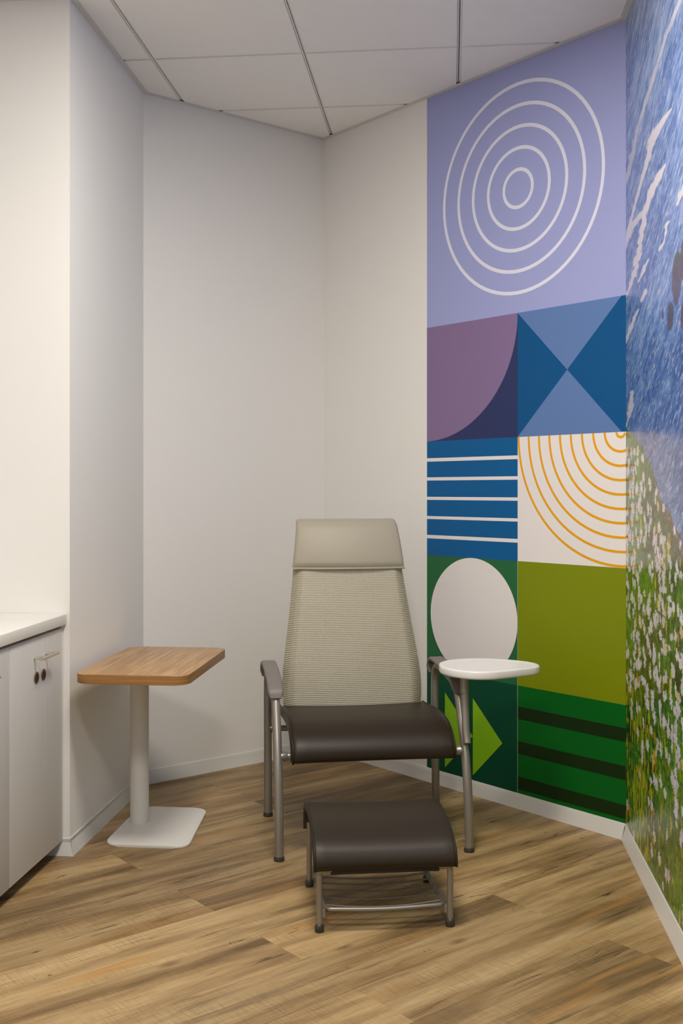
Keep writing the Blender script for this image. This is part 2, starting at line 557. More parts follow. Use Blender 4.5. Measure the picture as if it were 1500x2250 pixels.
for r in range(-14, 14):
    p0 = PERP0 + r * PW
    e0 = 2.5405 if r % 2 == 0 else 1.7865
    for k in range(-5, 4):
        a0 = e0 + k * PL
        quad = [uv_of(a0, p0), uv_of(a0 + PL, p0), uv_of(a0 + PL, p0 + PW), uv_of(a0, p0 + PW)]
        if area(quad) < 0: quad = quad[::-1]
        c = clip(quad, HULL)
        if len(c) < 3 or abs(area(c)) < 0.0006: continue
        cu = uv_of(a0 + PL / 2, p0 + PW / 2)
        if abs(abs(area(c)) - PW * PL) < 1e-4:
            me = full_plank
        else:
            loc = []
            for u, v in c:
                du, dv = u - cu[0], v - cu[1]
                loc.append(((du + dv) * S2, (dv - du) * S2))
            dd = [q for i, q in enumerate(loc) if math.dist(q, loc[i - 1]) > 0.004]
            if len(dd) < 3 or abs(area(dd)) < 0.0006: continue
            me = plank_mesh(dd)
        o = link('plank', me, M['plank'], floor)
        o.location = (cu[0], cu[1], 0); o.rotation_euler = (0, 0, math.pi / 4)

# ceiling: backing, tiles, tees, wall angles
bm = bmesh.new(); prism(bm, PLAN, HC + 0.045, HC + 0.055)
ceiling = setp(obj('ceiling', bm, M['plenum']), kind='structure')
REG1 = inset([(XL, VB), (UR, VB), (UR, VR), (UC, VC), (XL, VL2)], 0.020)
REG2 = [(UW + 0.02, VB + 0.02), (XL + 0.02, VB + 0.02), (XL + 0.02, VE - 0.02), (UW + 0.02, VE - 0.02)]
LIGHTS = [(1, -3), (1, -6)]            # grid cells (column, row) that hold light panels
G = 0.0092                             # half the gap between tile faces
def tile_mesh(poly):
    bm = bmesh.new()
    prism(bm, poly, HC, HC + 0.016)
    return mesh_of(bm, 'tile')
hw = GRID_W / 2 - G
full_tile = tile_mesh([(-hw, -hw), (hw, -hw), (hw, hw), (-hw, hw)])
for i in range(-2, 4):
    for j in range(-10, 3):
        if (i, j) in LIGHTS: continue
        cu, cv = GU0 + (i + 0.5) * GRID_W, GV0 + (j + 0.5) * GRID_W
        q = [(cu - hw, cv - hw), (cu + hw, cv - hw), (cu + hw, cv + hw), (cu - hw, cv + hw)]
        for reg in (REG1, REG2):
            c = clip(q, reg)
            if len(c) < 3 or area(c) < 0.0005: continue
            if abs(area(c) - 4 * hw * hw) < 1e-4: me = full_tile
            else: me = tile_mesh([(u - cu, v - cv) for u, v in c])
            o = link('tile', me, M['tile'], ceiling)
            o.location = (cu, cv, 0)

def tee(name, x0, x1, y0, y1, along):
    """slotted grid tee: two flanges with a dark reveal between, seen from below"""
    bm = bmesh.new()
    w = 0.0086; s = 0.0016
    zb, zt = HC + 0.0045, HC + 0.0075
    if along == 'v':
        c = (x0 + x1) / 2
        box(bm, c - w, c - s, y0, y1, zb, zt); box(bm, c + s, c + w, y0, y1, zb, zt)
        box(bm, c - w, c - s - 0.0015, y0, y1, zt, HC + 0.03); box(bm, c + s + 0.0015, c + w, y0, y1, zt, HC + 0.03)
    else:
        c = (y0 + y1) / 2
        box(bm, x0, x1, c - w, c + w, zb + 0.0006, zt)
        box(bm, x0, x1, c - 0.001, c + 0.001, zt, HC + 0.03)
    obj(name, bm, M['tee'], ceiling)
for i in range(-2, 4):
    u = GU0 + i * GRID_W
    if not (UW + 0.03 < u < UR - 0.03): continue
    if u > XL + 0.02:
        v1 = min(VL2 + (u - XL), VC - (u - UC)) - 0.030
    else: v1 = VE - 0.025
    tee('main_tee', u, u, VB + 0.025, v1, 'v')
for j in range(-9, 2):
    v = GV0 + j * GRID_W
    ul = UW + 0.025 if v < VE - 0.02 else (XL + 0.025 if v < VL2 else XL + (v - VL2) + 0.032)
    ur = min(UR - 0.025, UC + (VC - v) - 0.032)
    xs = [ul] + [GU0 + i * GRID_W for i in range(-2, 4) if ul + 0.02 < GU0 + i * GRID_W < ur - 0.02] + [ur]
    for a, b in zip(xs, xs[1:]):
        tee('cross_tee', a + (0.0075 if a != ul else 0), b - (0.0075 if b != ur else 0), v, v, 'u')
IN = inset(PLAN, 0.0225)
for i, nm in enumerate(SEG):
    j = (i + 1) % len(PLAN)
    bm = bmesh.new()
    prism(bm, [PLAN[i], PLAN[j], IN[j], IN[i]], HC - 0.0022, HC - 0.0004)
    IJ = inset(PLAN, 0.0016)
    prism(bm, [PLAN[i], PLAN[j], IJ[j], IJ[i]], HC - 0.0004, HC + 0.022)
    setp(obj('trim_%d' % (i + 1), bm, M['trim']), kind='structure')

# ceiling light panels (out of frame, they light the room)
lab = ['square flat ceiling light panel in front of the chair', 'square flat ceiling light panel behind the viewer']
for (i, j), lb in zip(LIGHTS, lab):
    cu, cv = GU0 + (i + 0.5) * GRID_W, GV0 + (j + 0.5) * GRID_W
    e = setp(empty('ceiling_light', (cu, cv, HC)), lb, 'light', 'ceiling light panels')
    bm = bmesh.new()
    h = hw - 0.001
    for a in ((-h, h, -h, -h + 0.02), (-h, h, h - 0.02, h), (-h, -h + 0.02, -h + 0.02, h - 0.02), (h - 0.02, h, -h + 0.02, h - 0.02)):
        box(bm, a[0], a[1], a[2], a[3], 0.0, 0.03)
    obj('frame', bm, M['housing'], e)
    bm = bmesh.new(); box(bm, -h + 0.02, h - 0.02, -h + 0.02, h - 0.02, 0.004, 0.010)
    obj('diffuser', bm, M['glow'], e)
    ld = bpy.data.lights.new('lamp', 'AREA'); ld.shape = 'SQUARE'; ld.size = 2 * h - 0.05; ld.energy = PANEL_LIGHT; ld.color = PANEL_TINT
    ld.spread = math.radians(180)
    lo = bpy.data.objects.new('lamp', ld); lo.location = (0, 0, 0.002); lo.parent = e; COL.objects.link(lo)

# recessed downlight over the counter (out of frame)
e = setp(empty('downlight', (-1.66, 3.02, HC)), 'small round recessed downlight over the countertop', 'light')
bm = bmesh.new(); lathe(bm, [(0.075, -0.003), (0.082, -0.003), (0.082, 0.0), (0.070, 0.0)], 0, 0, 32)
obj('trim_ring', bm, M['housing'], e)
ld = bpy.data.lights.new('lamp', 'SPOT'); ld.energy = DOWN_LIGHT; ld.color = (1.0, 0.86, 0.66); ld.spot_size = math.radians(110); ld.spot_blend = 1.0; ld.shadow_soft_size = 0.06
lo = bpy.data.objects.new('lamp', ld); lo.location = (0, 0, -0.006); lo.parent = e; COL.objects.link(lo)

# ================================================================ wall graphic (back right wall)
gr = setp(empty('wall_graphic', (UC, VC, -DROP), -math.pi / 4),
          'tall printed wall graphic of coloured geometric squares behind the chair', 'wall graphic')
GM = {k: print_mat('print_' + k, c) for k, c in dict(
    lavender=tint(150, 156, 203), ringwhite=tint(205, 207, 222, 1.22), mauve=tint(124, 104, 142), navy=tint(42, 50, 93),
    deepblue=tint(0, 75, 128), steelblue=tint(88, 117, 167), blue=tint(0, 86, 143), white=tint(207, 203, 203, 1.3),
    orange=tint(218, 154, 8), green=tint(36, 98, 58), teal=tint(0, 68, 46), olive=tint(118, 131, 6),
    leaf=tint(0, 92, 24), moss=tint(19, 42, 11), lime=tint(128, 182, 22), seam=tint(150, 170, 150)).items()}
T0, T1, T2 = 0.733, 1.2595, 1.7815
Z0, Z1, Z2, Z3, Z4, Z5 = 0.0995, 0.535, 1.036, 1.536, 2.036, HC + DROP - 0.003

def plate(name, pts, lev, mat, parent, label=None):
    """flat vinyl piece on the wall; pts (t, z); lev = layer number"""
    y0, y1 = -0.0004 - 0.0004 * lev, -0.0008 - 0.0004 * lev
    bm = bmesh.new()
    a = [bm.verts.new((t, y0, z)) for t, z in pts]
    b = [bm.verts.new((t, y1, z)) for t, z in pts]
    n = len(pts)
    bm.faces.new(a); bm.faces.new(b[::-1])
    for k in range(n): bm.faces.new((a[k], b[k], b[(k + 1) % n], a[(k + 1) % n]))
    o = obj(name, bm, GM[mat], parent, None)
    if label: o['label'] = label
    return o

def band(name, inner, outer, lev, mat, parent, closed=False):
    y0, y1 = -0.0004 - 0.0004 * lev, -0.0008 - 0.0004 * lev
    bm = bmesh.new()
    I = [[bm.verts.new((t, y, z)) for t, z in inner] for y in (y0, y1)]
    O = [[bm.verts.new((t, y, z)) for t, z in outer] for y in (y0, y1)]
    n = len(inner)
    for k in range(n if closed else n - 1):
        m = (k + 1) % n
        bm.faces.new((I[1][k], I[1][m], O[1][m], O[1][k])); bm.faces.new((I[0][k], O[0][k], O[0][m], I[0][m]))
        bm.faces.new((I[0][k], I[0][m], I[1][m], I[1][k])); bm.faces.new((O[0][k], O[1][k], O[1][m], O[0][m]))
    return obj(name, bm, GM[mat], parent, None)

def rect(t0, t1, z0, z1): return [(t0, z0), (t1, z0), (t1, z1), (t0, z1)]

p = plate('print_panel', rect(T0, T2, Z4, Z5), 0, 'lavender', gr, 'lavender square with five white rings')
for R in (0.428, 0.341, 0.2555, 0.1695, 0.083):
    a = [2 * math.pi * k / 72 for k in range(72)]
    band('ring', [(1.261 + (R - 0.0145) * math.cos(x), 2.538 + (R - 0.0145) * math.sin(x)) for x in a],
         [(1.261 + R * math.cos(x), 2.538 + R * math.sin(x)) for x in a], 1, 'ringwhite', p, True)
p = plate('print_panel', rect(T0, T1, Z3, Z4), 0, 'navy', gr, 'navy square with a mauve quarter circle')
plate('quarter_circle', [(T0, Z4)] + [(T0 + (T1 - T0) * math.sin(x), Z4 - (Z4 - Z3) * math.cos(x)) for x in (math.pi / 2 * k / 40 for k in range(41))], 1, 'mauve', p)
p = plate('print_panel', rect(T1, T2, Z3, Z4), 0, 'deepblue', gr, 'deep blue square with two pale blue triangles')
TX, ZX = 1.511, 1.786
plate('triangle', [(T1, Z4), (TX, ZX), (1.763, Z4)], 1, 'steelblue', p)
plate('triangle', [(T1, Z3), (1.763, Z3), (TX, ZX)], 1, 'steelblue', p)
p = plate('print_panel', rect(T0, T1, Z2, Z3), 0, 'blue', gr, 'blue square with five white stripes')
for a, b in ((1.447, 1.462), (1.364, 1.378), (1.279, 1.2925), (1.195, 1.208), (1.110, 1.125)):
    plate('stripe', rect(T0, T1, a, b), 1, 'white', p)
p = plate('print_panel', rect(T1, T2, Z2, Z3), 0, 'white', gr, 'white square with orange quarter arcs')
for k in range(10):
    R = 0.499 - 0.0528 * k
    r = R - 0.0095
    cx = 1.759
    def arc(rad):
        amax = math.pi / 2 + math.asin(min(1, (T2 - cx) / rad)) if rad > T2 - cx else math.pi
        return [(cx - rad * math.cos(x), Z3 - rad * math.sin(x)) for x in (amax * q / 40 for q in range(41))]
    band('arc', arc(r), arc(R), 1, 'orange', p)
p = plate('print_panel', rect(T0, T1, Z1, Z2), 0, 'green', gr, 'green square with a large white disc')
plate('disc', [(1.0078 + 0.2510 * math.cos(2 * math.pi * k / 80), 0.7855 + 0.2505 * math.sin(2 * math.pi * k / 80)) for k in range(80)], 1, 'white', p)
plate('print_panel', rect(T1, T2, Z1, Z2), 0, 'olive', gr, 'plain olive green square')
p = plate('print_panel', rect(T0, T1, Z0, Z1), 0, 'teal', gr, 'dark teal square with two lime arrowheads')
plate('arrowhead', [(0.845, 0.447), (0.845, 0.122), (1.0105, 0.286)], 1, 'lime', p)
plate('arrowhead', [(1.0112, 0.446), (1.0112, 0.122), (1.177, 0.286)], 1, 'lime', p)
p = plate('print_panel', rect(T1, T2, Z0, Z1), 0, 'leaf', gr, 'green square with dark stripes')
for a, b in ((0.400, 0.4505), (0.260, 0.311), (0.1175, 0.1685)):
    plate('stripe', rect(T1, T2, a, b), 1, 'moss', p)
plate('seam', rect(T1 - 0.001, T1 + 0.001, Z0, Z2), 2, 'seam', gr)

# ================================================================ photographic mural (right wall)
def vnoise(x, y, seed):
    rng = np.random.RandomState(seed)
    tab = rng.rand(256, 256)
    xi = np.floor(x).astype(int); yi = np.floor(y).astype(int)
    fx = x - xi; fy = y - yi
    fx = fx * fx * (3 - 2 * fx); fy = fy * fy * (3 - 2 * fy)
    g = lambda a, b: tab[(xi + a) % 256, (yi + b) % 256]
    return (g(0, 0) * (1 - fx) + g(1, 0) * fx) * (1 - fy) + (g(0, 1) * (1 - fx) + g(1, 1) * fx) * fy

def fbm(x, y, seed, o=3):
    s = 0; a = 1; t = 0
    for k in range(o):
        s = s + a * vnoise(x * 2 ** k, y * 2 ** k, seed + k); t += a; a *= 0.5
    return s / t

def sm(a, b, x):
    t = np.clip((x - a) / (b - a), 0, 1)
    return t * t * (3 - 2 * t)

FOAM = [  # polyline (distance from corner, height), half widths, opacity
    ([(0.935, 2.690), (0.741, 2.673), (0.525, 2.623), (0.258, 2.563), (0.135, 2.498), (0.040, 2.46)], [.010, .012, .013, .014, .018, .022], .62),
    ([(0.819, 2.428), (0.717, 2.435), (0.525, 2.434), (0.449, 2.403), (0.339, 2.365), (0.167, 2.306), (0.02, 2.226)], [.004, .010, .026, .018, .013, .012, .016], .9),
    ([(0.718, 2.292), (0.610, 2.288), (0.505, 2.273), (0.391, 2.241)], [.006, .018, .020, .020], 1),
    ([(0.391, 2.241), (0.278, 2.250), (0.167, 2.253), (0.089, 2.251), (0.02, 2.236)], [.014, .010, .014, .024, .016], .9),
    ([(0.391, 2.241), (0.348, 2.197), (0.310, 2.170), (0.282, 2.140), (0.241, 2.118), (0.223, 2.092), (0.182, 2.077), (0.109, 2.060), (0.03, 2.034)],
     [.016, .018, .016, .016, .020, .012, .015, .013, .009], 1),
    ([(0.795, 2.108), (0.755, 2.110), (0.740, 2.088), (0.713, 2.067), (0.656, 2.062)], [.003, .009, .006, .004, .007], .95),
    ([(1.05, 2.17), (0.964, 2.148), (0.916, 2.132)], [.012, .012, .007], .95),
    ([(0.455, 2.068), (0.376, 2.055), (0.269, 2.034)], [.004, .010, .004], 1),
    ([(0.391, 1.974), (0.337, 1.962)], [.012, .008], .9),
    ([(0.269, 1.938), (0.182, 1.921), (0.109, 1.899), (0.02, 1.872)], [.004, .009, .013, .012], 1),
    ([(0.128, 1.663), (0.116, 1.624), (0.076, 1.594), (0.02, 1.560)], [.010, .018, .012, .007], .85),
    ([(1.30, 2.45), (1.55, 2.52), (1.90, 2.56), (2.3, 2.62)], [.02, .03, .03, .02], .9),
    ([(1.25, 2.02), (1.5, 2.05), (1.8, 2.02), (2.2, 2.09)], [.02, .03, .03, .02], .9),
    ([(2.5, 2.3), (2.9, 2.36), (3.4, 2.34)], [.02, .03, .02], .9),
    ([(1.4, 1.70), (1.7, 1.73), (2.1, 1.69)], [.015, .02, .015], .9)]
ROCKS = [(0.898, 1.924, 0.066, 0.072), (0.808, 1.828, 0.048, 0.045), (0.696, 1.852, 0.014, 0.015), (0.990, 1.955, 0.05, 0.06), (1.000, 1.801, 0.05, 0.045),
         (1.25, 1.86, 0.09, 0.07), (1.62, 1.90, 0.12, 0.06)]
BX = [0, 0.008, 0.241, 0.374, 0.497, 0.575, 0.685, 0.788, 0.854, 0.971, 1.4, 2.2, 5.4]
BZ = [1.56, 1.558, 1.505, 1.461, 1.412, 1.353, 1.297, 1.264, 1.226, 1.186, 1.05, 0.95, 0.9]
SEA = [np.array(lin((r / 255, g / 255, b / 255))) for r, g, b in ((46, 74, 134), (92, 120, 172), (146, 166, 205), (206, 206, 216))]
def c3(r, g, b): return np.array(lin((r / 255, g / 255, b / 255)))

rngF = np.random.RandomState(11)
FLOW = []
for k in range(3400):
    s = rngF.uniform(0, 5.2); z = rngF.uniform(0.10, 1.5)
    top = np.interp(s, BX, BZ)
    if z > top - 0.005: continue
    # dense drifts high up on the slope, thinning towards the base
    dens = 0.95 if z > 0.62 else (0.72 if z > 0.40 + 0.25 * max(0, 0.5 - s) else 0.22)
    if s < 0.5 and z < 0.62: dens *= 0.30
    if z > top - 0.12: dens *= 0.7
    if rngF.rand() > dens: continue
    FLOW.append((s, z, rngF.uniform(0.012, 0.030), rngF.uniform(0.011, 0.024), 0, rngF.rand()))
for k in range(1500):
    s = rngF.uniform(0, 5.2); z = rngF.uniform(0.10, 1.35)
    if z > np.interp(s, BX, BZ) - 0.03: continue
    low = z < 0.60
    if not low and rngF.rand() > 0.20: continue
    if low and s > 0.6 and rngF.rand() > 0.45: continue
    FLOW.append((s, z, rngF.uniform(0.005, 0.013), rngF.uniform(0.008, 0.030), 1, rngF.rand()))

def mural_colors(s, z):
    """s, z: 2-D arrays (ns, nz)"""
    # water: crests run along a shallow diagonal
    th = math.radians(26)
    a = s * math.cos(th) + z * math.sin(th); b = -s * math.sin(th) + z * math.cos(th)
    n1 = fbm(a * 5, b * 26, 1, 4); n2 = fbm(a * 24, b * 120, 21, 4); n3 = fbm(s * 1.6, z * 2.6, 41, 3)
    v = 0.40 * n1 + 0.52 * n2 + 0.42 * n3 - 0.14
    v = np.clip((v - 0.30) / 0.50 + 0.10 * sm(1.9, 2.6, z), 0, 1)[..., None]
    col = np.where(v < 0.5, SEA[0] + (SEA[1] - SEA[0]) * (v / 0.5), SEA[1] + (SEA[2] - SEA[1]) * ((v - 0.5) / 0.5))
    fine = sm(0.66, 0.80, fbm(a * 40, b * 190, 61, 2)) * 0.5
    col = col + (SEA[3] - col) * fine[..., None]
    for pts, ws, op in FOAM:
        best = np.full(s.shape, -9.0)
        for (p, q, wa, wb) in zip(pts, pts[1:], ws, ws[1:]):
            d = np.array(q) - np.array(p)
            t = np.clip(((s - p[0]) * d[0] + (z - p[1]) * d[1]) / (d @ d), 0, 1)
            # widths are heights on the wall, distances squeezed along the wall
            ds = (s - p[0] - t * d[0]) * 0.30; dz = z - p[1] - t * d[1]
            w = (wa + (wb - wa) * t) * 1.25
            best = np.maximum(best, 1 - np.sqrt(ds * ds + dz * dz) / w)
        edge = best + (fbm(s * 22, z * 70, 81, 3) - 0.5) * 0.9
        k = (sm(-0.05, 0.25, edge) * op)[..., None]
        col = col + (c3(206, 200, 204) - col) * k
    for cs, cz, rs, rz in ROCKS:
        d = ((s - cs) / rs) ** 2 + ((z - cz) / rz) ** 2 + (fbm(s * 30, z * 60, 91, 3) - 0.5) * 0.7
        k = sm(1.08, 0.9, d)[..., None]
        tex = fbm(s * 60, z * 120, 95, 3)[..., None]
        up = sm(-0.2, 0.9, (z - cz) / rz)[..., None]
        rock = c3(54, 46, 58) + (c3(96, 84, 88) - c3(54, 46, 58)) * tex
        rock = rock + (c3(70, 84, 50) - rock) * up * sm(0.45, 0.7, tex)
        col = col + (rock - col) * k
    # slope of grass
    top = np.interp(s, BX, BZ) + (fbm(s * 60, z * 8, 101, 2) - 0.5) * 0.05
    g = sm(0.0, 0.012, top - z)[..., None]
    gn = fbm(s * 48, z * 105, 111, 3); gl = fbm(s * 4, z * 5, 121, 3)
    st = fbm(s * 95, z * 30, 131, 3)
    t = np.clip(gn * 0.6 + st * 0.5 + (gl - 0.5) * 0.7 - 0.1, 0, 1)[..., None]
    grass = c3(12, 34, 8) + (c3(92, 142, 40) - c3(12, 34, 8)) * np.clip((t - 0.24) / 0.46, 0, 1)
    brown = sm(0.16, 0.0, top - z) * sm(0.45, 0.75, s) * 0.85
    brown = np.maximum(brown, 0.55 * sm(0.55, 0.72, fbm(s * 3.1, z * 3.7, 141, 3)) * sm(0.5, 0.9, z))
    bc = c3(88, 66, 56) + (c3(150, 122, 112) - c3(88, 66, 56)) * sm(0.5, 0.8, gn)[..., None]
    grass = grass + (bc - grass) * brown[..., None]
    # yellow-green stems low on the slope
    ys = sm(0.52, 0.66, fbm(s * 75, z * 22, 151, 3)) * sm(0.70, 0.46, z) * (0.30 + 0.70 * sm(0.75, 0.35, s)) * sm(0.32, 0.55, fbm(s * 8, z * 9, 155, 2))
    grass = grass + (c3(186, 176, 22) - grass) * (ys * 0.95)[..., None]
    col = col + (grass - col) * g
    return col

def mural_grid(s_arr, z_arr):
    S, Z = np.meshgrid(s_arr, z_arr, indexing='ij')
    C = mural_colors(S, Z)
    rag = fbm(S * 95, Z * 160, 171, 3)
    for fs, fz, rs, rz, kind, rn in FLOW:
        i0, i1 = np.searchsorted(s_arr, (fs - 2.2 * rs, fs + 2.2 * rs)); j0, j1 = np.searchsorted(z_arr, (fz - 2.2 * rz, fz + 2.2 * rz))
        if i1 <= i0 or j1 <= j0: continue
        lean = (rn - 0.5) * 0.5
        ss = S[i0:i1, j0:j1]; zz = Z[i0:i1, j0:j1]
        d = ((ss - fs + lean * (zz - fz)) / rs) ** 2 + ((zz - fz) / rz) ** 2 + (rag[i0:i1, j0:j1] - 0.5) * 2.6
        k = sm(1.05, 0.70, d)[..., None]
        if kind == 0:
            fc = c3(214, 208, 220) * (0.85 + 0.25 * rn) if rn < 0.95 else c3(214, 184, 160)
        else:
            fc = c3(202, 190, 24) if rn < 0.85 else c3(204, 146, 50)
        C[i0:i1, j0:j1] += (fc - C[i0:i1, j0:j1]) * k * (0.92 if kind == 0 else 0.75)
    return S, Z, C

def mural_mesh(s_arr, z_arr):
    S, Z, C = mural_grid(s_arr, z_arr)
    ns, nz_ = S.shape
    co = np.zeros((ns * nz_, 3), np.float32)
    co[:, 0] = -0.0012
    co[:, 1] = -S.ravel(); co[:, 2] = Z.ravel()
    me = bpy.data.meshes.new('mural_print')
    idx = np.arange(ns * nz_).reshape(ns, nz_)
    f = np.stack([idx[:-1, :-1], idx[:-1, 1:], idx[1:, 1:], idx[1:, :-1]], -1).reshape(-1, 4)
    me.vertices.add(len(co)); me.vertices.foreach_set('co', co.ravel())
    me.loops.add(f.size); me.loops.foreach_set('vertex_index', f.ravel().astype(np.int32))
    me.polygons.add(len(f))
    me.polygons.foreach_set('loop_start', np.arange(0, f.size, 4, dtype=np.int32))
    me.polygons.foreach_set('loop_total', np.full(len(f), 4, np.int32))
    me.update(calc_edges=True)
    at = me.color_attributes.new('print', 'FLOAT_COLOR', 'POINT')
    rgba = np.ones((len(co), 4), np.float32); rgba[:, :3] = np.clip(C.reshape(-1, 3) * 1.10, 0, 0.85)
    at.data.foreach_set('color', rgba.ravel())
    return me

def mural_mat():
    m, nt, b = new_mat('satin_photo_print')
    at = N(nt, 'ShaderNodeAttribute', attribute_name='print')
    tc = N(nt, 'ShaderNodeTexCoord')
    no = N(nt, 'ShaderNodeTexNoise', i_Scale=300.0, i_Detail=2.0)
    nt.links.new(tc.outputs['Object'], no.inputs[0])
    g = ramp(nt, no.outputs['Fac'], [(0.3, (0.92, 0.92, 0.92, 1)), (0.7, (1.06, 1.06, 1.06, 1))])
    nt.links.new(mixc(nt, 1.0, at.outputs['Color'], g, 'MULTIPLY'), b.inputs['Base Color'])
    b.inputs['Roughness'].default_value = 0.24
    b.inputs['Specular IOR Level'].default_value = 0.4
    return m
M['photo'] = mural_mat()
mu = setp(empty('photo_mural', (UR, VR, -DROP)), 'photographic wall mural of blue sea above a flowering green slope on the right wall', 'mural')
z_f = np.arange(0.0995, HC + DROP - 0.003, 0.0028); s_f = np.arange(0.0025, 1.18, 0.0055)
link('mural_print', mural_mesh(s_f, z_f), M['photo'], mu)
z_c = np.append(np.arange(0.0995, HC + DROP - 0.012, 0.010), z_f[-1]); s_c = np.append(np.arange(s_f[-1], 4.7, 0.014), 4.7)
link('mural_print', mural_mesh(s_c, z_c), M['photo'], mu)

# ================================================================ base cabinets and counter
UD = -1.352                               # door face
def cabinet(v0, v1, label, filler):
    w = v1 - v0
    e = setp(empty('base_cabinet', (UD, v0, -DROP)), label, 'cabinet', 'base cabinets under the counter')
    bm = bmesh.new()
    box(bm, -0.60, -0.021, 0.0005, w - 0.0005, 0.098, 0.850)
    obj('body', bm, M['carcass'], e)
    bm = bmesh.new()
    box(bm, -0.60, -0.075, 0.0005, w - 0.0005, DROP, 0.0975)
    obj('toe_kick', bm, M['kick'], e)
    d1 = w - (0.014 if filler else 0.0015)
    bm = bmesh.new(); box(bm, -0.0195, 0.0, 0.0015, d1, 0.095, 0.839, 0.0012)
    d = obj('door', bm, M['laminate'], e)
    if filler:
        bm = bmesh.new(); box(bm, -0.0205, -0.001, d1 + 0.003, w, 0.095, 0.850, 0.001)
        obj('filler_strip', bm, M['laminate'], e)
    bm = bmesh.new()
    hv = 0.248
    tube(bm, [(0.034, hv - 0.075, 0.774), (0.034, hv + 0.075, 0.774)], 0.006, 14)
    for q in (-0.05, 0.05):
        tube(bm, [(-0.001, hv + q, 0.774), (0.034, hv + q, 0.774)], 0.0045, 10)
    obj('handle', bm, M['steel'], d).location = (0, 0, 0)
    for q in (-0.031, 0.031):
        bm = bmesh.new()
        pts = [(0.0195 * math.cos(2 * math.pi * k / 28), 0.0195 * math.sin(2 * math.pi * k / 28)) for k in range(28)]
        prism(bm, pts, -0.001, 0.0022, 0.0008)
        bmesh.ops.transform(bm, matrix=Matrix.Translation((0, hv + q, 0.707)) @ Matrix.Rotation(math.pi / 2, 4, 'Y'), verts=bm.verts)
        lk = obj('lock', bm, M['bronze'], d)
        bm = bmesh.new()
        prism(bm, [(0.0145 * math.cos(2 * math.pi * k / 24), 0.0145 * math.sin(2 * math.pi * k / 24)) for k in range(24)], 0.0018, 0.0030)
        box(bm, -0.006, 0.006, -0.0012, 0.0012, 0.003, 0.0038)
        bmesh.ops.transform(bm, matrix=Matrix.Translation((0, hv + q, 0.707)) @ Matrix.Rotation(math.pi / 2, 4, 'Y'), verts=bm.verts)
        obj('keyway', bm, M['black'], lk)
    return e
cabinet(3.223, 3.6870, 'pale laminate base cabinet at the wall corner, with bar handle and two round locks', True)
cabinet(2.744, 3.2225, 'pale laminate base cabinet nearer the viewer, cut by the left edge of the photo', False)
bm = bmesh.new(); box(bm, -1.995, -1.340, 2.70, 3.6880, 0.851 - DROP, 0.888 - DROP, 0.002)
setp(obj('countertop', bm, M['counter']), 'thick white countertop running over the pale cabinets', 'countertop')

# ================================================================ side table
tb = setp(empty('side_table', (-1.1842, 4.0506, 0)), 'cantilever side table with oak top on a cream column and flat base', 'table')
tb.scale = (KF, KF, KF)
def loc2(poly): return [(u + 1.225, v - 4.19) for u, v in poly]
bm = bmesh.new(); prism(bm, loc2(rrect(-1.3364, -0.9237, 3.7415, 4.4387, 0.054)), 0.633, 0.667, 0.0025, 3)
me = mesh_of(bm, 'table_top', 0.5)
me.materials.append(M['table']); me.materials.append(M['edge'])
for f in me.polygons:
    if abs(f.normal.z) < 0.6: f.material_index = 1
link('table_top', me, None, tb)
bm = bmesh.new(); lathe(bm, [(0.037, 0.0105), (0.037, 0.6325)], 0, 0, 40)
obj('column', bm, M['powder'], tb)
bm = bmesh.new()
base_pts = rrect(-1.283, -0.962, 3.915, 4.398, 0.055)
# plate narrows a little towards the back
base_pts = [(u if u < -1.12 else u - 0.035 * (v - 3.915) / 0.48, v) for u, v in base_pts]
prism(bm, loc2(base_pts), 0.0, 0.0105, 0.003, 3)
obj('base_plate', bm, M['powder'], tb)
bm = bmesh.new(); prism(bm, rrect(-0.05, 0.17, -0.26, 0.10, 0.01), 0.6272, 0.6328, 0.001)
obj('mounting_plate', bm, M['powder'], tb)

# ================================================================ patient chair
ch = setp(empty('patient_chair', (-0.3239, 4.0322, 0), math.radians(13.8)),
          'high-backed patient chair with taupe mesh back, dark brown seat and tablet arm', 'chair')
ch.scale = (KF, KF, KF)
RL = 0.0163
FRONT = [(-0.266, 0.012), (-0.262, 0.10), (-0.250, 0.20), (-0.226, 0.30), (-0.186, 0.40), (-0.138, 0.49), (-0.106, 0.545), (-0.072, 0.572), (-0.020, 0.584), (0.060, 0.594)]
REAR = [(0.272, 0.012), (0.280, 0.20), (0.290, 0.40), (0.292, 0.50), (0.285, 0.555), (0.262, 0.588), (0.225, 0.602), (0.150, 0.600), (0.060, 0.594)]
for sx in (-1, 1):
    X = 0.348 * sx
    for prof in (FRONT, REAR):
        bm = bmesh.new()
        tube(bm, spline([(X, y, z) for y, z in prof], 6), RL, 18)
        lg = obj('leg', bm, M['frame'], ch, 0.9)
        bm = bmesh.new()
        y0 = prof[0][0]
        lathe(bm, [(0.0165, 0.0), (0.0195, 0.002), (0.0198, 0.008), (0.0180, 0.0125), (0.0172, 0.016)], X, y0, 20)
        obj('glide', bm, M['glide'], lg, 0.9)
    bm = bmesh.new()
    ap = spline([(0, y, z) for y, z in ((0.312, 0.560), (0.318, 0.588), (0.300, 0.612), (0.255, 0.624), (0.160, 0.622), (0.06, 0.616), (-0.02, 0.606), (-0.075, 0.594), (-0.112, 0.574), (-0.128, 0.552))], 6)
    ap = [(q.y, q.z) for q in ap][::-1]
    def ath(t): return 0.0095 * min(1.0, 0.35 + 6 * min(t, 1 - t))
    slab_sweep(bm, ap, lambda t: 0.0295 * min(1.0, 0.72 + 3.0 * min(t, 1 - t)), ath, X, 6, 0, 4)
    obj('armrest', bm, M['arm'], ch, 1.0)
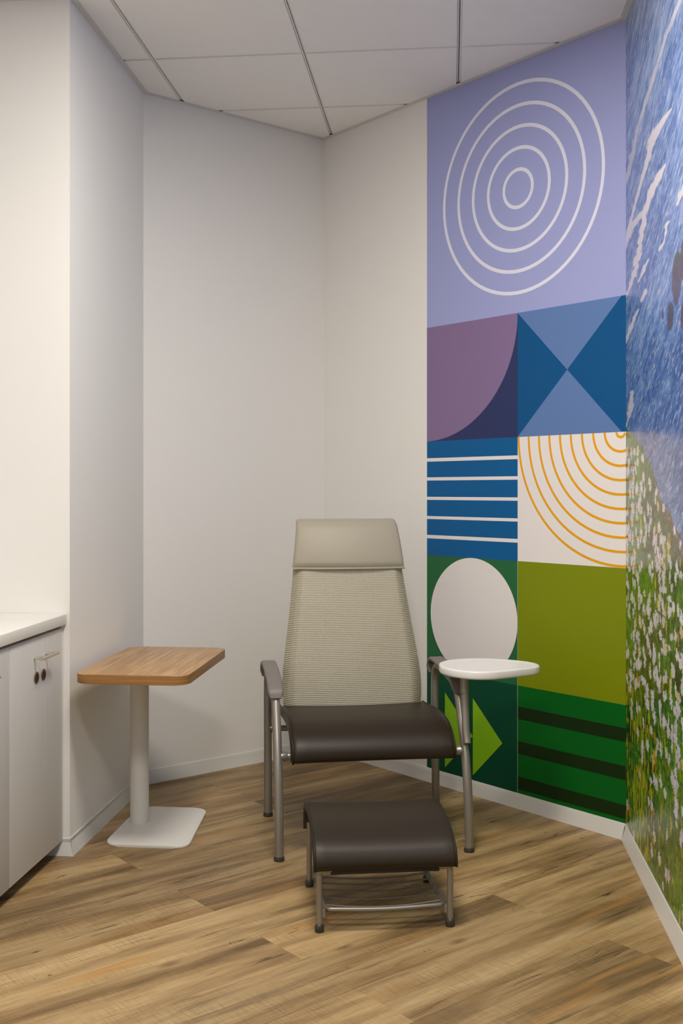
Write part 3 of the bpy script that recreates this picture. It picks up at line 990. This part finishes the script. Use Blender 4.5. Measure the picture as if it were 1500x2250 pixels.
# rails with weld collars
for y, z, r in ((-0.204, 0.356, 0.0125), (0.283, 0.352, 0.0125)):
    bm = bmesh.new()
    tube(bm, [(-0.340, y, z), (0.340, y, z)], r, 16)
    rail = obj('rail', bm, M['frame'], ch, 0.9)
    for sx in (-1, 1):
        bm = bmesh.new()
        tube(bm, [(sx * 0.330, y, z), (sx * 0.318, y, z), (sx * 0.312, y, z)], [0.0185, 0.0165, 0.0135], 16)
        obj('collar', bm, M['frame'], rail, 0.9)
for sx in (-1, 1):
    bm = bmesh.new()
    tube(bm, spline([(sx * 0.262, -0.225, 0.352), (sx * 0.262, -0.150, 0.345), (sx * 0.262, 0.05, 0.352), (sx * 0.262, 0.28, 0.366)], 4), 0.011, 12)
    obj('seat_bracket', bm, M['frame'], ch, 0.9)
# seat
SEATP = [(0.300, 0.424), (0.19, 0.432), (0.03, 0.444), (-0.09, 0.444), (-0.155, 0.434), (-0.205, 0.412), (-0.236, 0.384), (-0.245, 0.360), (-0.240, 0.345)]
sp = [(q.y, q.z) for q in spline([(0, y, z) for y, z in SEATP], 6)][::-1]
bm = bmesh.new()
slab_sweep(bm, sp, 0.305, lambda t: 0.024 * min(1.0, 0.45 + 8 * min(t, 1 - t)), 0, 8, 0.004, 16)
seat = obj('seat', bm, M['vinyl'], ch, 1.0)
for sx in (-1, 1):
    bm = bmesh.new()
    pts = []
    for i, (y, z) in enumerate(sp):
        t = Vector((0, sp[min(i + 1, len(sp) - 1)][0] - sp[max(i - 1, 0)][0], sp[min(i + 1, len(sp) - 1)][1] - sp[max(i - 1, 0)][1])).normalized()
        n = Vector((0, -t.z, t.y))
        s_ = -1 if n.z < 0 and abs(n.z) > abs(n.y) else 1
        q = Vector((sx * 0.297, y, z)) + n * (0.0175)
        pts.append(q)
    tube(bm, pts, 0.0042, 8)
    obj('piping', bm, M['piping'], seat, 1.0)
bm = bmesh.new(); box(bm, -0.25, 0.25, -0.19, 0.25, 0.372, 0.408, 0.008)
obj('seat_pan', bm, M['pan'], ch)

# back: convex mesh panel, wrapped round a tube frame
BZS = [0.440, 0.50, 0.58, 0.68, 0.81, 0.98, 1.185]
BHW = [0.284, 0.291, 0.287, 0.273, 0.254, 0.233, 0.211]
BYS = [0.232, 0.240, 0.255, 0.280, 0.315, 0.368, 0.440]
def bhw(z): return float(np.interp(z, BZS, BHW))
def byc(z): return float(np.interp(z, BZS, BYS))
zz = np.linspace(0.440, 1.015, 47)
# smooth the tables
zt = np.linspace(0.44, 1.185, 200)
ker = np.ones(31) / 31
def smooth_tab(tab):
    v = np.interp(zt, BZS, tab)
    p = np.concatenate([2 * v[0] - v[15:0:-1], v, 2 * v[-1] - v[-2:-17:-1]])
    return np.convolve(p, ker, 'valid')
TH, TY = smooth_tab(BHW), smooth_tab(BYS)
def bhw(z): return float(np.interp(z, zt, TH))
def byc(z): return float(np.interp(z, zt, TY))
def back_y(z, q): return byc(z) + 0.012 * abs(q) ** 2 + 0.040 * max(0, (abs(q) - 0.80) / 0.20) ** 2 - 0.010

def sheet(q0, q1, nq, dy, mat, name, parent, zs):
    bm = bmesh.new()
    uvl = bm.loops.layers.uv.new('UVMap')
    rows = []
    arc = 0
    info = {}
    for i, z in enumerate(zs):
        if i: arc += math.hypot(zs[i] - zs[i - 1], byc(zs[i]) - byc(zs[i - 1]))
        row = []
        for k in range(nq + 1):
            q = q0 + (q1 - q0) * k / nq
            v = bm.verts.new((q * bhw(z), back_y(z, q) + dy, z))
            info[v] = (q * bhw(z), arc)
            row.append(v)
        rows.append(row)
    for a, b in zip(rows, rows[1:]):
        for k in range(nq):
            f = bm.faces.new((a[k], a[k + 1], b[k + 1], b[k]))
            for l in f.loops: l[uvl].uv = info[l.vert]
    me = bpy.data.meshes.new(name)
    for f in bm.faces: f.smooth = True
    bm.to_mesh(me); bm.free()
    return link(name, me, mat, parent)
back = sheet(-1, 1, 48, 0.0, M['mesh'], 'mesh_back', ch, zz)
for a, b in ((-1.0, -0.84), (0.84, 1.0)):
    sheet(a, b, 8, 0.006, M['mesh2'], 'mesh_sleeve', back, zz)
bm = bmesh.new()
loop = []
zfr = np.linspace(0.40, 1.17, 24)
for z in zfr: loop.append((-bhw(max(z, 0.44)) + 0.013, back_y(max(z, .44), 1.0) + 0.006, z))
top = [(x, back_y(1.17, 1.0) + 0.006 - 0.01 * (1 - (x / 0.2) ** 2), 1.178) for x in np.linspace(-0.18, 0.18, 9)]
loop += top
for z in zfr[::-1]: loop.append((bhw(max(z, 0.44)) - 0.013, back_y(max(z, .44), 1.0) + 0.006, z))
tube(bm, loop, 0.0115, 12)
tube(bm, [(-0.262, 0.285, 0.41), (0.262, 0.285, 0.41)], 0.0115, 12)
obj('back_frame', bm, M['frame'], ch, 0.9)
# headrest pad
hp = []
for k in range(25):
    t = k / 24
    z = 0.996 + 0.192 * t
    bulge = -0.020 * math.sin(math.pi * min(1, t * 1.02)) ** 0.8
    y = byc(min(z, 1.185)) - 0.004 + bulge * 0.6 + 0.030 * max(0, (t - 0.82) / 0.18) ** 2
    hp.append((y, z))
hp.append((hp[-1][0] + 0.020, hp[-1][1] - 0.002))
bm = bmesh.new()
slab_sweep(bm, hp, lambda t: 0.238 - 0.024 * t - 0.004 * max(0, (t - 0.9) / 0.1) ** 2, lambda t: 0.017 * min(1, 0.4 + 7 * min(t, 1 - t)), 0, 8, 0.0, 14)
for v in bm.verts:                       # follow the curve of the back
    v.co.y += 0.030 * (v.co.x / 0.23) ** 2 - 0.012
head = obj('headrest', bm, M['head'], ch, 1.0)
bm = bmesh.new()
tube(bm, [(x, hp[0][0] - 0.012 + 0.030 * (x / 0.23) ** 2 - 0.012, 0.9945) for x in np.linspace(-0.236, 0.236, 21)], 0.0048, 8)
obj('piping', bm, M['head'], head, 1.0)
# tablet arm on a post set into the right front leg
bm = bmesh.new()
tube(bm, [(0.352, -0.222, 0.385), (0.352, -0.204, 0.43), (0.352, -0.186, 0.56)], 0.0148, 18)
post = obj('tablet_post', bm, M['frame'], ch, 0.9)
bm = bmesh.new(); tube(bm, [(0.352, -0.186, 0.562), (0.352, -0.182, 0.628)], 0.0155, 18)
obj('swivel_collar', bm, M['frame'], post, 0.9)
# tray outline: rounded pick, broad by the chair and narrowing outwards
out = []
ctrl = [(0.272, -0.120), (0.290, -0.050), (0.345, 0.005), (0.430, 0.028), (0.520, 0.006), (0.600, -0.050), (0.640, -0.105), (0.649, -0.160), (0.628, -0.205), (0.570, -0.238),
        (0.490, -0.272), (0.420, -0.292), (0.350, -0.278), (0.298, -0.225), (0.276, -0.170)]
C_ = [Vector((a, b, 0)) for a, b in ctrl]
n = len(C_)
for i in range(n):
    a, b, c, d = C_[i - 1], C_[i], C_[(i + 1) % n], C_[(i + 2) % n]
    for k in range(6):
        t = k / 6
        q = 0.5 * ((2 * b) + (c - a) * t + (2 * a - 5 * b + 4 * c - d) * t * t + (3 * b - a - 3 * c + d) * t ** 3)
        out.append((q.x, q.y))
if area(out) < 0: out = out[::-1]
bm = bmesh.new()
levels = [(0.020, 0.629), (0.006, 0.6295), (0.0015, 0.632), (0.0, 0.637), (0.0, 0.654), (0.0015, 0.6585), (0.005, 0.6605), (0.012, 0.6600), (0.022, 0.6575), (0.030, 0.6568)]
cen = (sum(p[0] for p in out) / len(out), sum(p[1] for p in out) / len(out))
rings = []
for d, z in levels:
    ring = []
    for p in out:
        v = Vector((p[0] - cen[0], p[1] - cen[1])); L = v.length
        v = v * ((L - d) / L)
        ring.append(bm.verts.new((cen[0] + v.x, cen[1] + v.y, z)))
    rings.append(ring)
for a, b in zip(rings, rings[1:]):
    for k in range(len(a)): bm.faces.new((a[k], a[(k + 1) % len(a)], b[(k + 1) % len(a)], b[k]))
bm.faces.new(rings[0][::-1]); bm.faces.new(rings[-1])
setp(obj('tablet_tray', bm, M['tray'], ch, 0.8), 'white rounded tablet tray')

# ================================================================ ottoman
ot = setp(empty('ottoman', (-0.2281, 3.3352, 0), math.radians(12.0)),
          'low ottoman with arched dark brown cushion and wire rack in front of the chair', 'ottoman')
ot.scale = (KF, KF, KF)
OP = [(0.196, 0.190), (0.203, 0.225), (0.190, 0.258), (0.150, 0.281), (0.05, 0.291), (-0.06, 0.282), (-0.135, 0.262), (-0.180, 0.238), (-0.200, 0.210), (-0.203, 0.186)]
op = [(q.y, q.z) for q in spline([(0, y, z) for y, z in OP], 6)][::-1]
bm = bmesh.new()
slab_sweep(bm, op, 0.219, lambda t: 0.0125 * min(1, 0.5 + 8 * min(t, 1 - t)), 0, 8, 0.007, 16)
cu = obj('cushion', bm, M['vinyl'], ot, 1.0)
for sx in (-1, 1):
    bm = bmesh.new()
    pts = []
    for i, (y, z) in enumerate(op):
        a, b = op[max(i - 1, 0)], op[min(i + 1, len(op) - 1)]
        t = Vector((0, b[0] - a[0], b[1] - a[1])).normalized()
        pts.append(Vector((sx * 0.214, y, z)) + Vector((0, -t.z, t.y)) * 0.0095)
    tube(bm, pts, 0.0038, 8)
    obj('piping', bm, M['piping'], cu, 1.0)
bm = bmesh.new(); box(bm, -0.165, 0.165, -0.196, -0.176, 0.170, 0.200, 0.003)
obj('front_apron', bm, M['pan'], ot)
for sx in (-1, 1):
    for sy in (-1, 1):
        X, Y = 0.199 * sx, 0.187 * sy
        bm = bmesh.new()
        if sy < 0:
            pts = spline([(X, Y, 0.018), (X, Y, 0.10), (X, Y, 0.168), (X - sx * 0.006, Y, 0.181), (X - sx * 0.022, Y, 0.1845), (X - sx * 0.04, Y, 0.185)], 5)
        else:
            pts = [(X, Y, 0.018), (X, Y, 0.10), (X, Y, 0.215)]
        tube(bm, pts, 0.0095, 14)
        lg = obj('leg', bm, M['frame'], ot, 0.9)
        bm = bmesh.new()
        lathe(bm, [(0.0125, 0.0), (0.0142, 0.003), (0.0142, 0.014), (0.0128, 0.0205), (0.0098, 0.024)], X, Y, 18)
        obj('foot', bm, M['glide'], lg, 0.9)
rk = empty('rack'); rk.parent = ot
bm = bmesh.new()
x1 = 0.181
pts = [(-x1, 0.187, 0.058), (-x1, 0.05, 0.060), (-x1, -0.10, 0.064), (-x1, -0.165, 0.066), (-x1 + 0.008, -0.184, 0.067), (-x1 + 0.030, -0.192, 0.067), (0, -0.196, 0.063),
       (x1 - 0.030, -0.192, 0.067), (x1 - 0.008, -0.184, 0.067), (x1, -0.165, 0.066), (x1, -0.10, 0.064), (x1, 0.05, 0.060), (x1, 0.187, 0.058)]
tube(bm, spline(pts, 5), 0.0062, 10)
tube(bm, [(-x1, 0.180, 0.058), (x1, 0.180, 0.058)], 0.005, 8)
fr = obj('rack_rail', bm, M['frame'], ot, 0.9)
bpy.data.objects.remove(rk)
for y in (0.09, 0.035, -0.025, -0.085, -0.150):
    bm = bmesh.new()
    tube(bm, [(x, y, 0.066 - 0.013 * (1 - (x / x1) ** 2)) for x in np.linspace(-x1, x1, 15)], 0.0030, 8)
    obj('wire', bm, M['frame'], fr, 0.9)
for sx in (-1, 1):
    for sy in (-1, 1):
        bm = bmesh.new(); box(bm, sx * 0.186 - 0.005, sx * 0.186 + 0.005, 0.184 * sy - 0.004, 0.184 * sy + 0.004, 0.040, 0.068, 0.0015)
        obj('clip', bm, M['frame'], fr)
